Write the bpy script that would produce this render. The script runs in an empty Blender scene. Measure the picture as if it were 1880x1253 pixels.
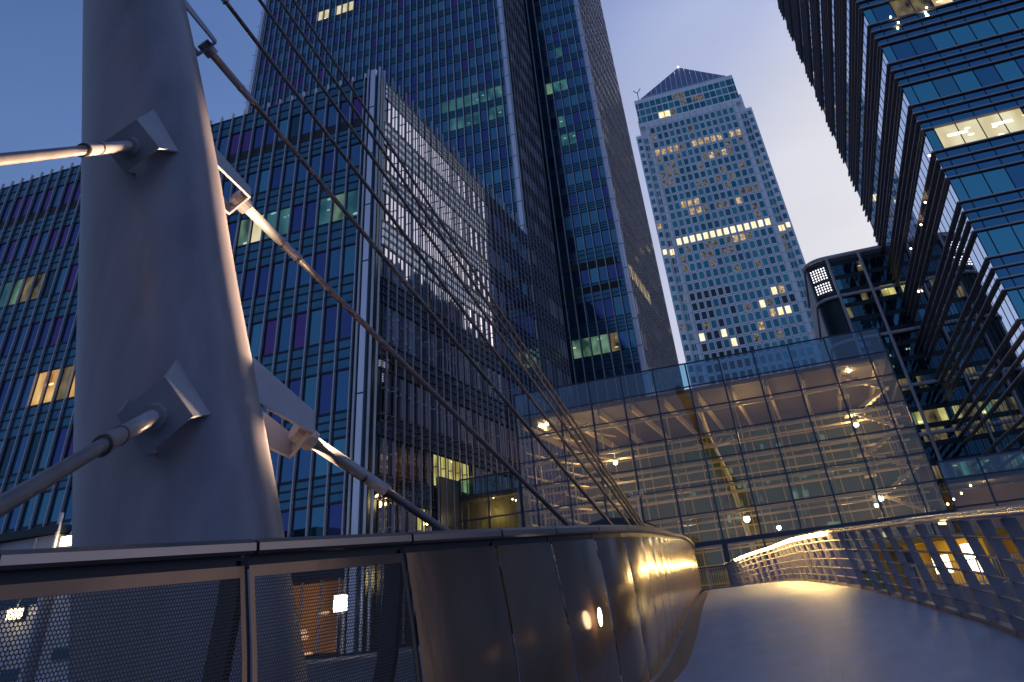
import bpy, math, random
import numpy as np
from mathutils import Matrix, Vector
random.seed(7)
R_ = math.radians
SC = bpy.context.scene
COL = SC.collection
# ------------------------------------------------------------------ camera
F, PIT, ROL, AZ, CX, CY = 1331.2, .6633, -.1128, -.2825, 948.0, 94.3
def cam_axes():
    ca, sa = math.cos(AZ), math.sin(AZ)
    fw = np.array([sa*math.cos(PIT), ca*math.cos(PIT), math.sin(PIT)])
    rt = np.array([ca, -sa, 0.]); up = np.cross(rt, fw)
    r = math.cos(ROL)*rt + math.sin(ROL)*up; u = math.cos(ROL)*up - math.sin(ROL)*rt
    return np.array([r, -u, fw])
CM = cam_axes()
cam = bpy.data.cameras.new('camera'); co = bpy.data.objects.new('camera', cam); COL.objects.link(co)
cam.sensor_width = 36; cam.lens = F/1880*36
cam.shift_x = -(CX-940)/1880; cam.shift_y = (CY-626.5)/1880
cam.clip_start = .05; cam.clip_end = 5000
co.matrix_world = Matrix(((CM[0][0], -CM[1][0], -CM[2][0], 0), (CM[0][1], -CM[1][1], -CM[2][1], 0), (CM[0][2], -CM[1][2], -CM[2][2], 0), (0, 0, 0, 1)))
SC.camera = co
def pj(P):
    q = CM @ np.array(P, float)
    if q[2] < .05: return None
    return q[0]/q[2]*F+CX, q[1]/q[2]*F+CY
# ------------------------------------------------------------------ sky
W = bpy.data.worlds.new('World'); SC.world = W; W.use_nodes = True
nt = W.node_tree; nt.nodes.clear()
def nd(t, typ, **k):
    n = t.nodes.new(typ)
    for a, b in k.items(): setattr(n, a, b)
    return n
out = nd(nt, 'ShaderNodeOutputWorld'); bg = nd(nt, 'ShaderNodeBackground'); nt.links.new(bg.outputs[0], out.inputs[0])
geo = nd(nt, 'ShaderNodeTexCoord'); dot = nd(nt, 'ShaderNodeVectorMath', operation='DOT_PRODUCT')
nrm = nd(nt, 'ShaderNodeVectorMath', operation='NORMALIZE'); nt.links.new(geo.outputs['Generated'], nrm.inputs[0])
ga, ge = R_(24), R_(4)
nt.links.new(nrm.outputs[0], dot.inputs[0]); dot.inputs[1].default_value = (math.sin(ga)*math.cos(ge), math.cos(ga)*math.cos(ge), math.sin(ge))
ac = nd(nt, 'ShaderNodeMath', operation='ARCCOSINE'); nt.links.new(dot.outputs['Value'], ac.inputs[0])
dv = nd(nt, 'ShaderNodeMath', operation='DIVIDE'); nt.links.new(ac.outputs[0], dv.inputs[0]); dv.inputs[1].default_value = math.pi
rmp = nd(nt, 'ShaderNodeValToRGB'); nt.links.new(dv.outputs[0], rmp.inputs[0])
els = rmp.color_ramp.elements
stops = [(0, (.95, .87, .85)), (16/180, (.88, .84, .87)), (26/180, (.73, .73, .80)), (38/180, (.42, .48, .71)), (50/180, (.21, .29, .56)), (64/180, (.095, .18, .43)), (82/180, (.075, .155, .38)), (120/180, (.12, .19, .38)), (1, (.15, .20, .37))]
while len(els) < len(stops): els.new(.5)
for e_, (p, c) in zip(els, stops): e_.position = p; e_.color = (*c, 1)
rmp.color_ramp.interpolation = 'EASE'
# a paler band low over the horizon all round
sp = nd(nt, 'ShaderNodeSeparateXYZ'); nt.links.new(nrm.outputs[0], sp.inputs[0])
hz = nd(nt, 'ShaderNodeMapRange'); nt.links.new(sp.outputs[2], hz.inputs[0])
hz.inputs[1].default_value = 0; hz.inputs[2].default_value = .75; hz.inputs[3].default_value = .42; hz.inputs[4].default_value = 0
mx = nd(nt, 'ShaderNodeMix', data_type='RGBA'); nt.links.new(hz.outputs[0], mx.inputs[0]); nt.links.new(rmp.outputs[0], mx.inputs[6]); mx.inputs[7].default_value = (.28, .38, .62, 1)
mxl = nd(nt, 'ShaderNodeMix', data_type='RGBA', blend_type='LIGHTEN'); mxl.inputs[0].default_value = 1
nt.links.new(rmp.outputs[0], mxl.inputs[6]); nt.links.new(mx.outputs[2], mxl.inputs[7])
sky = nd(nt, 'ShaderNodeTexSky'); sky.sky_type = 'NISHITA'; sky.sun_disc = False; sky.sun_elevation = R_(-3); sky.sun_rotation = R_(24)
ads = nd(nt, 'ShaderNodeMix', data_type='RGBA', blend_type='ADD'); ads.inputs[0].default_value = .04
nt.links.new(mxl.outputs[2], ads.inputs[6]); nt.links.new(sky.outputs[0], ads.inputs[7])
cn = nd(nt, 'ShaderNodeTexNoise'); cn.inputs['Scale'].default_value = 2.2; cn.inputs['Detail'].default_value = 5; cm = nd(nt, 'ShaderNodeMapping'); cm.inputs[3].default_value = (1, 1, 3); nt.links.new(nrm.outputs[0], cm.inputs[0]); nt.links.new(cm.outputs[0], cn.inputs[0])
cr = nd(nt, 'ShaderNodeMapRange'); nt.links.new(cn.outputs[0], cr.inputs[0]); cr.inputs[1].default_value = .3; cr.inputs[2].default_value = .7; cr.inputs[3].default_value = .93; cr.inputs[4].default_value = 1.07
cs = nd(nt, 'ShaderNodeVectorMath', operation='SCALE'); nt.links.new(ads.outputs[2], cs.inputs[0]); nt.links.new(cr.outputs[0], cs.inputs[3])
nt.links.new(cs.outputs[0], bg.inputs[0]); bg.inputs[1].default_value = 1.0
sl = bpy.data.lights.new('sun', 'SUN'); sl.energy = .12; sl.angle = R_(25); sl.color = (1, .8, .75)
so = bpy.data.objects.new('sun', sl); COL.objects.link(so); so.rotation_euler = Vector((-math.sin(ga), -math.cos(ga), -.12)).to_track_quat('-Z', 'Y').to_euler()
SC.view_settings.view_transform = 'Standard'; SC.view_settings.look = 'None'; SC.view_settings.exposure = 0; SC.view_settings.gamma = 1
SC.cycles.max_bounces = 7; SC.cycles.transparent_max_bounces = 24; SC.cycles.use_denoising = True
SC.cycles.sample_clamp_indirect = 4
# ------------------------------------------------------------------ materials
def mat(name, col, rough=.5, metal=0., ior=1.45, emit=None, es=0, bump=None, noise=None):
    m = bpy.data.materials.new(name); m.use_nodes = True; t = m.node_tree; b = t.nodes['Principled BSDF']
    b.inputs['Base Color'].default_value = (*col, 1); b.inputs['Roughness'].default_value = rough
    b.inputs['Metallic'].default_value = metal; b.inputs['IOR'].default_value = ior
    if emit: b.inputs['Emission Color'].default_value = (*emit, 1); b.inputs['Emission Strength'].default_value = es
    tc = None
    if noise or bump: tc = nd(t, 'ShaderNodeTexCoord')
    if noise:                                   # (scale, amount, stretch) : uneven colour, like dirt and wear
        sc_, am, st = noise; mp = nd(t, 'ShaderNodeMapping'); mp.inputs[3].default_value = st; t.links.new(tc.outputs['Object'], mp.inputs[0])
        nz = nd(t, 'ShaderNodeTexNoise'); nz.inputs['Scale'].default_value = sc_; nz.inputs['Detail'].default_value = 6; t.links.new(mp.outputs[0], nz.inputs[0])
        mr = nd(t, 'ShaderNodeMapRange'); mr.inputs[3].default_value = 1-am; mr.inputs[4].default_value = 1+am; t.links.new(nz.outputs[0], mr.inputs[0])
        mr.inputs[1].default_value = .25; mr.inputs[2].default_value = .75
        vm = nd(t, 'ShaderNodeVectorMath', operation='SCALE'); vm.inputs[0].default_value = col; t.links.new(mr.outputs[0], vm.inputs[3]); t.links.new(vm.outputs[0], b.inputs['Base Color'])
        mr2 = nd(t, 'ShaderNodeMapRange'); mr2.inputs[3].default_value = max(.02, rough*(1-am)); mr2.inputs[4].default_value = min(1, rough*(1+am)); t.links.new(nz.outputs[0], mr2.inputs[0]); t.links.new(mr2.outputs[0], b.inputs['Roughness'])
    if bump:                                    # (scale, strength, stretch)
        sc_, st_, st = bump; mp = nd(t, 'ShaderNodeMapping'); mp.inputs[3].default_value = st; t.links.new(tc.outputs['Object'], mp.inputs[0])
        nz = nd(t, 'ShaderNodeTexNoise'); nz.inputs['Scale'].default_value = sc_; nz.inputs['Detail'].default_value = 3; t.links.new(mp.outputs[0], nz.inputs[0])
        bp = nd(t, 'ShaderNodeBump'); bp.inputs['Strength'].default_value = st_; bp.inputs['Distance'].default_value = .02; t.links.new(nz.outputs[0], bp.inputs['Height']); t.links.new(bp.outputs[0], b.inputs['Normal'])
    return m
def litmat(name, c1, c2, s, scale=1.2, lo=.35):       # a lit room behind a pane: uneven glow, bright fittings
    m = mat(name, (.03, .03, .03), .15); t = m.node_tree; b = t.nodes['Principled BSDF']
    tc = nd(t, 'ShaderNodeTexCoord'); mp = nd(t, 'ShaderNodeMapping'); mp.inputs[3].default_value = (.8, .8, .5); t.links.new(tc.outputs['Object'], mp.inputs[0])
    nz = nd(t, 'ShaderNodeTexNoise'); nz.inputs['Scale'].default_value = scale; nz.inputs['Detail'].default_value = 1; t.links.new(mp.outputs[0], nz.inputs[0])
    r = nd(t, 'ShaderNodeValToRGB'); t.links.new(nz.outputs[0], r.inputs[0]); r.color_ramp.elements[0].position = .3; r.color_ramp.elements[1].position = .72
    r.color_ramp.elements[0].color = (*[x*lo for x in c1], 1); r.color_ramp.elements[1].color = (*c2, 1)
    mp2 = nd(t, 'ShaderNodeMapping'); mp2.inputs[3].default_value = (.55, .55, 1.6); t.links.new(tc.outputs['Object'], mp2.inputs[0])
    vo = nd(t, 'ShaderNodeTexVoronoi'); vo.inputs['Scale'].default_value = 1.0; t.links.new(mp2.outputs[0], vo.inputs[0])
    lt = nd(t, 'ShaderNodeMath', operation='LESS_THAN'); t.links.new(vo.outputs['Distance'], lt.inputs[0]); lt.inputs[1].default_value = .15
    mxx_ = nd(t, 'ShaderNodeMix', data_type='RGBA'); t.links.new(lt.outputs[0], mxx_.inputs[0]); t.links.new(r.outputs[0], mxx_.inputs[6]); mxx_.inputs[7].default_value = (*[min(3, x*2.2+.2) for x in c2], 1)
    t.links.new(mxx_.outputs[2], b.inputs['Emission Color']); b.inputs['Emission Strength'].default_value = s
    return m
def glassmat(name, col, rough=.03, ior=2.5, wob=.06):
    return mat(name, col, rough, .92, 1.5, bump=(.9, wob, (1, 1, .6)))
M = {}
M['gA'] = glassmat('window_glass_blue', (.06, .16, .29))
M['gB'] = glassmat('window_glass_deep_blue', (.055, .09, .24))
M['gC'] = glassmat('window_glass_purple', (.11, .065, .22))
M['gD'] = glassmat('window_glass_teal', (.07, .21, .30))
M['gE'] = glassmat('window_glass_dark', (.03, .08, .12))
M['gF'] = glassmat('window_glass_blind', (.08, .26, .36), .2)
M['sp'] = mat('spandrel_glass', (.045, .15, .23), .14, .8, 1.5, noise=(.5, .22, (1, 1, 1)))
M['spd'] = mat('spandrel_glass_dark', (.03, .07, .10), .15, .5, 1.5)
M['gM'] = mat('mirror_glass', (.74, .73, .84), .025, 1, bump=(.5, .03, (1, 1, .6)))
M['gM2'] = mat('mirror_glass_tinted', (.22, .27, .38), .03, 1, bump=(.5, .03, (1, 1, .6)))
M['louvre'] = mat('dark_louvre', (.02, .022, .02), .5)
M['frame'] = mat('dark_frame', (.012, .02, .04), .4)
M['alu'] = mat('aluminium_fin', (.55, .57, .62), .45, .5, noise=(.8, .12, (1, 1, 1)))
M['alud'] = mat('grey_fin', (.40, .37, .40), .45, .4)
M['silver'] = mat('silver_panel', (.62, .64, .74), .3, .8, noise=(.6, .1, (1, 1, .3)))
M['white'] = mat('white_steel', (.62, .60, .64), .45)
M['roof'] = mat('roof_grey', (.15, .16, .18), .8)
M['conc'] = mat('concrete', (.22, .21, .23), .8, noise=(1.5, .2, (1, 1, 1)))
M['stone'] = mat('dark_stone', (.06, .055, .06), .4, noise=(1.2, .3, (1, 1, .4)))
M['litw'] = litmat('lit_room_warm', (1, .55, .18), (1, .8, .45), 1.0)
M['lity'] = litmat('lit_room_yellow', (.75, .6, .12), (.9, .85, .3), .75)
M['litg'] = litmat('lit_room_green', (.06, .20, .15), (.30, .55, .36), .5, 1.1, .35)
M['litc'] = litmat('lit_room_cream', (.95, .78, .40), (1, .92, .62), .8, .8, .75)
M['lito'] = litmat('lit_room_orange', (1, .35, .08), (1, .62, .2), .85)
M['litd'] = litmat('dim_room', (.05, .045, .03), (.35, .27, .12), .6, 1.4, .2)
M['litt'] = litmat('lit_room_teal', (.008, .09, .15), (.07, .24, .25), .6, .9, .7)
M['lamp'] = mat('lamp_glow', (1, .9, .7), .5, emit=(1, .78, .42), es=14)
M['lampw'] = mat('lamp_glow_white', (1, 1, 1), .5, emit=(1, .96, .9), es=8)
M['tube'] = mat('ceiling_light', (1, 1, 1), .5, emit=(1, .97, .72), es=2.2)
# ------------------------------------------------------------------ geometry helpers
class G:
    def __init__(s): s.v = []; s.f = []; s.mi = []; s.uv = None
    def quad(s, a, b, c, d, m=0):
        n = len(s.v); s.v += [tuple(a), tuple(b), tuple(c), tuple(d)]; s.f.append((n, n+1, n+2, n+3)); s.mi.append(m); return s
    def poly(s, pts, m=0):
        n = len(s.v); s.v += [tuple(p) for p in pts]; s.f.append(tuple(range(n, n+len(pts)))); s.mi.append(m); return s
    def hexa(s, p, m=0):                        # p: 8 corners, bottom ring then top ring
        n = len(s.v); s.v += [tuple(q) for q in p]
        for f in ((0, 3, 2, 1), (4, 5, 6, 7), (0, 1, 5, 4), (1, 2, 6, 5), (2, 3, 7, 6), (3, 0, 4, 7)): s.f.append(tuple(n+i for i in f)); s.mi.append(m)
        return s
    def box(s, x0, y0, z0, x1, y1, z1, m=0):
        return s.hexa([(x0, y0, z0), (x1, y0, z0), (x1, y1, z0), (x0, y1, z0), (x0, y0, z1), (x1, y0, z1), (x1, y1, z1), (x0, y1, z1)], m)
    def prism(s, pts, z0, z1, m=0):             # plan polygon, counter-clockwise
        n = len(s.v); k = len(pts); s.v += [(x, y, z0) for x, y in pts]+[(x, y, z1) for x, y in pts]
        s.f += [tuple(n+i for i in range(k))[::-1], tuple(n+k+i for i in range(k))]; s.mi += [m, m]
        for i in range(k): j = (i+1) % k; s.f.append((n+i, n+j, n+k+j, n+k+i)); s.mi.append(m)
        return s
    def tube(s, pts, r, m=0, n=10, cap=True):
        pts = [Vector(p) for p in pts]; rs = r if isinstance(r, (list, tuple)) else [r]*len(pts); base = len(s.v); rings = []
        for i, p in enumerate(pts):
            d = (pts[min(i+1, len(pts)-1)]-pts[max(i-1, 0)]).normalized()
            ref = Vector((0, 0, 1)) if abs(d.z) < .9 else Vector((1, 0, 0))
            a = d.cross(ref).normalized(); b = d.cross(a)
            for k in range(n):
                t = 2*math.pi*k/n; s.v.append(tuple(p+(a*math.cos(t)+b*math.sin(t))*rs[i]))
        for i in range(len(pts)-1):
            for k in range(n):
                q = (k+1) % n; s.f.append((base+i*n+k, base+i*n+q, base+(i+1)*n+q, base+(i+1)*n+k)); s.mi.append(m)
        if cap: s.f += [tuple(base+k for k in range(n)), tuple(base+(len(pts)-1)*n+k for k in range(n))[::-1]]; s.mi += [m, m]
        return s
    def sphere(s, c, r, m=0, n=12):
        pts = []; rr = []
        for i in range(n+1):
            t = math.pi*i/n; pts.append((c[0], c[1], c[2]-r*math.cos(t))); rr.append(max(r*math.sin(t), r*.01))
        b = len(s.v)
        for (x, y, z), q in zip(pts, rr):
            for k in range(n): a = 2*math.pi*k/n; s.v.append((x+q*math.cos(a), y+q*math.sin(a), z))
        for i in range(n):
            for k in range(n): s.f.append((b+i*n+k, b+i*n+(k+1) % n, b+(i+1)*n+(k+1) % n, b+(i+1)*n+k)); s.mi.append(m)
        return s
    def add(s, g, mo=0):
        n = len(s.v); s.v += g.v; s.f += [tuple(n+i for i in f) for f in g.f]; s.mi += [i+mo for i in g.mi]; return s
    def area(s):                                # projected size, for choosing the parts that show largest
        q = [pj(v) for v in s.v]; q = [a for a in q if a]
        if not q: return 0
        xs = [a[0] for a in q]; ys = [a[1] for a in q]
        x0, x1, y0, y1 = max(min(xs), 0), min(max(xs), 1880), max(min(ys), 0), min(max(ys), 1253)
        return max(0, x1-x0)*max(0, y1-y0)
    def build(s, name, mats, parent=None, smooth=False, **props):
        me = bpy.data.meshes.new(name); me.from_pydata(s.v, [], s.f)
        if not isinstance(mats, (list, tuple)): mats = [mats]
        for m_ in mats: me.materials.append(m_)
        if len(mats) > 1: me.polygons.foreach_set('material_index', s.mi)
        if smooth: me.polygons.foreach_set('use_smooth', [True]*len(me.polygons))
        if s.uv:
            l = me.uv_layers.new(name='UVMap'); flat = []
            for f in me.polygons:
                for vi in f.vertices: flat += list(s.uv[vi])
            l.data.foreach_set('uv', flat)
        o = bpy.data.objects.new(name, me); COL.objects.link(o)
        if parent: o.parent = parent; o.matrix_parent_inverse = parent.matrix_world.inverted()
        for a, b in props.items(): o[a] = b
        return o
def thing(name, loc, label, category, group=None):
    o = bpy.data.objects.new(name, None); COL.objects.link(o); o.location = loc; o.empty_display_size = .3
    o['label'] = label; o['category'] = category
    if group: o['group'] = group
    o.matrix_world = Matrix.Translation(Vector(loc))
    return o
def tag(o, label, category, group=None):
    o['label'] = label; o['category'] = category
    if group: o['group'] = group
    return o
def many(name, items, parent, limit=100, group=None):   # items: (G, material); the largest as parts, the rest as one
    sc = sorted(range(len(items)), key=lambda i: -items[i][0].area())
    top, rest = sc[:limit] if len(items) > limit else sc, sc[limit:] if len(items) > limit else []
    for i in top: items[i][0].build(name, items[i][1], parent)
    if rest:
        mats = []; g = G()
        for i in rest:
            m_ = items[i][1]
            if m_ not in mats: mats.append(m_)
            g.add(items[i][0], mats.index(m_))
        g.build(name, mats, parent, kind='stuff')
class Wall:      # a facade plane: u along the wall, v up, w outwards
    def __init__(s, kind, c): s.k = kind; s.c = c
    def P(s, u, v, w=0):
        if s.k == 'front': return (u, s.c-w, v)
        if s.k == 'east': return (s.c+w, u, v)
        if s.k == 'west': return (s.c-w, u, v)
    def box(s, g, u0, v0, u1, v1, w0, w1, m=0):
        p = [s.P(u0, v0, w1), s.P(u1, v0, w1), s.P(u1, v0, w0), s.P(u0, v0, w0), s.P(u0, v1, w1), s.P(u1, v1, w1), s.P(u1, v1, w0), s.P(u0, v1, w0)]
        if s.k == 'west': p = [p[1], p[0], p[3], p[2], p[5], p[4], p[7], p[6]]
        return g.hexa(p, m)
    def pane(s, u0, v0, u1, v1, w=.02, tilt=.004):
        a, b = random.uniform(-tilt, tilt), random.uniform(-tilt, tilt); g = G()
        q = [s.P(u0, v0, w+a+b), s.P(u1, v0, w-a+b), s.P(u1, v1, w-a-b), s.P(u0, v1, w+a-b)]
        if s.k == 'west': q = q[::-1]
        return g.quad(*q)
def ray(x, y): return np.array([(x-CX)/F, (y-CY)/F, 1]) @ CM
def wuv(w, x, y):        # where a sight line meets a facade plane
    d = ray(x, y)
    if w.k == 'front': d = d*(w.c/d[1]); return d[0], d[2]
    d = d*(w.c/d[0]); return d[1], d[2]
def hit(lits, u0, v0, u1, v1):
    for (u, v, m) in lits:
        if u0 <= u <= u1 and v0 <= v <= v1: return m
    return None
def litlist(w, pts): return [(*wuv(w, x, y), M[m]) for x, y, m in pts]
def pick(ws): return M[random.choices([a for a, b in ws], [b for a, b in ws])[0]]
GZ = -.6
# ------------------------------------------------------------------ ground, quay, water
G().box(-900, 46, -3, 900, 2500, GZ).build('ground', M['conc'], kind='structure')
G().box(-900, 33, -3.2, -9, 46, GZ-.004).build('quay', M['conc'], kind='structure')
G().box(11, 38, -3.2, 900, 46, GZ-.004).build('quay', M['conc'], kind='structure')
wat = mat('dock_water', (.004, .010, .016), .06, 0, 1.33, bump=(.5, .25, (1, 1, 1)))
G().box(-900, -1500, -6, 900, 60, -5).build('water', wat, kind='structure')
# ------------------------------------------------------------------ long low office block (left)
def fin(w, u, z0, z1, d=.32, t=.075, o=.0):
    g = G(); w.box(g, u-t/2, z0, u+t/2, z1, o+.03, o+d); return g
blk = thing('office_block', (-45, 60, GZ), 'long blue glass office block behind the leaning mast, with a silver corner post', 'office building')
BY, BX, BT = 42.0, -24.0, 35.9
G().box(-72, BY, GZ, BX, 78.1, BT).build('wall', M['spd'], blk)
G().box(-71.8, BY+.2, BT+.003, BX-.2, 78, BT+.25).build('roof', M['roof'], blk)
FL = [(32.15, 34.3), (27.85, 29.9), (23.72, 25.95), (19.5, 21.7), (15.28, 17.65), (10.94, 13.4), (7.6, 9.53), (3.4, 6.2)]
wf = Wall('front', BY); we = Wall('east', BX)
lf = litlist(wf, [(462, 415, 'litg'), (478, 420, 'litc'), (500, 410, 'litt'), (515, 405, 'litt'), (530, 395, 'litt'), (600, 370, 'litt'), (622, 372, 'litg'), (640, 360, 'litt'), (660, 355, 'litt'), (675, 345, 'litd'),
    (75, 715, 'lito'), (97, 705, 'lito'), (120, 700, 'litd'), (138, 705, 'lito'), (25, 545, 'litg'), (8, 555, 'litt'), (50, 540, 'litd'), (70, 535, 'litd'), (637, 945, 'lity'), (612, 455, 'litt'), (585, 820, 'gF'), (620, 820, 'gF'), (560, 810, 'gF')])
le = litlist(we, [(808, 862, 'lity'), (822, 858, 'lity'), (841, 858, 'lity'), (848, 856, 'lity'), (770, 935, 'lity'), (783, 925, 'lity')])
wins = []; fins = []
fu = [-25.2-1.155*k for k in range(41)]
for fi, (z0, z1) in enumerate(FL):
    for k in range(40):
        u0, u1 = fu[k+1]+.1, fu[k]-.1; m_ = hit(lf, u0-.1, z0, u1+.1, z1)
        lp = min(1, max(0, (-u0-30)/22)); lo_ = fi/7
        wins.append((wf.pane(u0, z0+.08, u1, z1-.08), m_ or pick([('gA', 2+lo_), ('gB', 3), ('gC', (3.2*lp+1.4)*(1-lo_*.85)), ('gD', 1+lo_), ('gE', .4), ('gF', .25)])))
eu = [43.55+1.245*k for k in range(28)]
for fi, (z0, z1) in enumerate(FL):
    for k in range(27):
        m_ = hit(le, eu[k]-.1, z0, eu[k+1]+.1, z1); mid = (eu[k]+eu[k+1])/2
        for a, b in ((eu[k]+.07, mid+.12), (mid+.2, eu[k+1]-.07)):
            wins.append((we.pane(a, z0+.05, b, z1-.05, .02, .002), m_ or pick([('gM', 5), ('gM2', 1.6)])))
many('window', wins, blk)
for i in range(len(FL)):
    top = FL[i-1][0] if i else BT; lo = FL[i][1]; hi = top
    g = G(); wf.box(g, -71.5, lo, -24.9, hi-(.65 if i == 1 else 0), 0, .05); g.build('spandrel', M['sp'], blk)
    if i == 1: g = G(); wf.box(g, -71.5, hi-.64, -24.9, hi, 0, .035); g.build('louvre_band', M['louvre'], blk)
    g = G(); n = 3 if i else 2
    for j in range(n+1): zz = lo+(hi-lo-(.65 if i == 1 else 0))*j/n; wf.box(g, -71.5, zz-.05-(.03 if j in (0, n) else 0), -24.9, zz+.05, .051, .10)
    g.build('transom', M['frame'], blk)
    g = G(); we.box(g, 43.1, lo+.05, 78, hi-.1, .022, .045)
    g.build('spandrel', M['gM2'], blk)
    g = G()
    for j in range(4): zz = lo+.1+(hi-lo-.2)*j/3; we.box(g, 43.2, zz-.018, 78, zz+.018, .08, .15)
    g.build('sunshade', M['frame'], blk)
for u in fu: g = fin(wf, u, -.4, BT+.45, .26, .07); g.build('fin', M['alu'], blk); g = G(); wf.box(g, u-.1, 0, u+.13, BT, 0, .055); g.build('mullion', M['frame'], blk)
for k, u in enumerate(eu):
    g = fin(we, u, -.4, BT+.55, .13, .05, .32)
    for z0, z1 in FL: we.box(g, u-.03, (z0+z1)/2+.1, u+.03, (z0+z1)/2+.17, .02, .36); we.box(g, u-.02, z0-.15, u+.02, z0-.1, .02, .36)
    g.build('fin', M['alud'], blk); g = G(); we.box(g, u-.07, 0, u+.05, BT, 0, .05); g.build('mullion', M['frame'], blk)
g = G(); g.box(-24.62, BY-.26, -.5, -24.2, BY-.02, BT+.5); g.build('corner_post', M['silver'], blk)
for px_, py_ in ((-24.86, BY-.2), (-23.9, BY-.1), (-23.82, BY+.55)): G().tube([(px_, py_, -.5), (px_, py_, BT+.7)], .09, n=8).build('corner_pipe', M['alu'], blk)
for k in range(8): G().box(-24.64, BY-.275, 3.3+4.2*k, -24.18, BY-.262, 3.38+4.2*k).build('joint', M['frame'], blk)
# ground storey: lit glazing between stone piers
for u0, u1, m_ in ((-40, -33.2, 'litd'), (-32.6, -29, 'litd'), (-28.2, -25, 'lito')):
    g = G(); wf.box(g, u0, -.4, u1, 2.6, .003, .06); g.build('shopfront', litmat('shopfront_glow_'+str(int(-u0)), (.16, .05, .015), (.30, .12, .03), .8, .5), blk)
g = G(); wf.box(g, -66, 2.65, -24.9, 3.2, .004, .5); g.build('canopy', M['frame'], blk)
g = G(); wf.box(g, -29, -.5, -28.2, 3.2, .01, .7); g.build('pier', M['conc'], blk)
# ------------------------------------------------------------------ tower behind
tw = thing('glass_tower', (-45, 100, GZ), 'tall blue glass tower with silver corner strips rising behind the lower office block', 'tower')
TY, WY, TX1, TX2, TH = 78.2, 90.2, -24.08, -14.7, 118.
G().box(-68.4, TY, GZ, TX1, 120, TH).build('wall', M['spd'], tw)
G().box(TX1+.002, WY, GZ, TX2, 120.5, TH).build('wall', M['spd'], tw)
G().box(-68, TY+.3, TH+.003, TX2-.4, 120, TH+.5).build('roof', M['roof'], tw)
w1, w2 = Wall('front', TY), Wall('front', WY); w3, w4 = Wall('east', TX1), Wall('east', TX2)
tl = [(37.3+3.2*k, 37.3+3.2*k+2.08) for k in range(25)]
wl = [(20.3, 22.6), (24.35, 26.6), (28.4, 30.8), (33.0, 35.0)]+[(a+.3, b+.3) for a, b in tl]
lt = litlist(w1, [(592, 36, 'litc'), (604, 30, 'litc'), (617, 25, 'litc'), (630, 20, 'litc'), (642, 15, 'litc'), (930, 160, 'litg'), (917, 170, 'litt'), (903, 176, 'litt'), (888, 170, 'litt'), (870, 185, 'litt'), (856, 190, 'litt'), (842, 188, 'litt'), (826, 196, 'litt'),
    (925, 198, 'litt'), (910, 205, 'litt'), (897, 208, 'litt'), (880, 212, 'litt'), (866, 222, 'litt'), (850, 226, 'litt'), (836, 228, 'litt'), (815, 205, 'litt')])
lw = litlist(w2, [(1060, 650, 'litg'), (1075, 645, 'litg'), (1092, 640, 'litg'), (1108, 632, 'litg'), (1125, 640, 'litd'), (1010, 160, 'litg'), (1022, 158, 'litt'), (1036, 153, 'litt'), (1030, 90, 'litt'), (1042, 245, 'litt'), (1030, 228, 'litt')])
f1 = [-25.35-1.165*k for k in range(37)]; f2 = [-16.2-1.2*k for k in range(-1, 7)][::1]
wins = []
for z0, z1 in tl:
    for k in range(36):
        u0, u1 = f1[k+1]+.08, f1[k]-.08; lp = min(1, max(0, (-u0-34)/30)); m_ = hit(lt, u0-.08, z0-.4, u1+.08, z1+.4)
        wins.append((w1.pane(u0, z0+.06, u1, z1-.06, .02, .005), m_ or pick([('gA', 4), ('gB', 2), ('gC', .25+2.2*lp), ('gD', 3-2*lp), ('gF', .3)])))
    wins.append((w1.pane(f1[0]+.08, z0+.06, -24.75, z1-.06), M['gD']))
for z0, z1 in wl:
    for k in range(7):
        u0, u1 = f2[k+1]+.08, f2[k]-.08; m_ = hit(lw, u0-.1, z0-.5, u1+.1, z1+.5)
        wins.append((w2.pane(u0, z0+.06, u1, z1-.06, .02, .004), m_ or pick([('gA', 3), ('gB', 1.5), ('gD', 2), ('gF', .2)])))
s3 = [79.3+1.32*k for k in range(9)]; s4 = [91.2+1.36*k for k in range(22)]
for z0, z1 in wl:
    for k in range(8): wins.append((w3.pane(s3[k]+.08, z0+.06, s3[k+1]-.08, z1-.06), pick([('gM', 1), ('gM2', 2)])))
    for k in range(21):
        m_ = None
        if abs(z0-33.0) < .1 and k < 9: m_ = M['litd'] if k % 2 else M['litw']
        wins.append((w4.pane(s4[k]+.08, z0+.06, s4[k+1]-.08, z1-.06), m_ or pick([('gM', 1), ('gM2', 2)])))
many('window', wins, tw)
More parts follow.
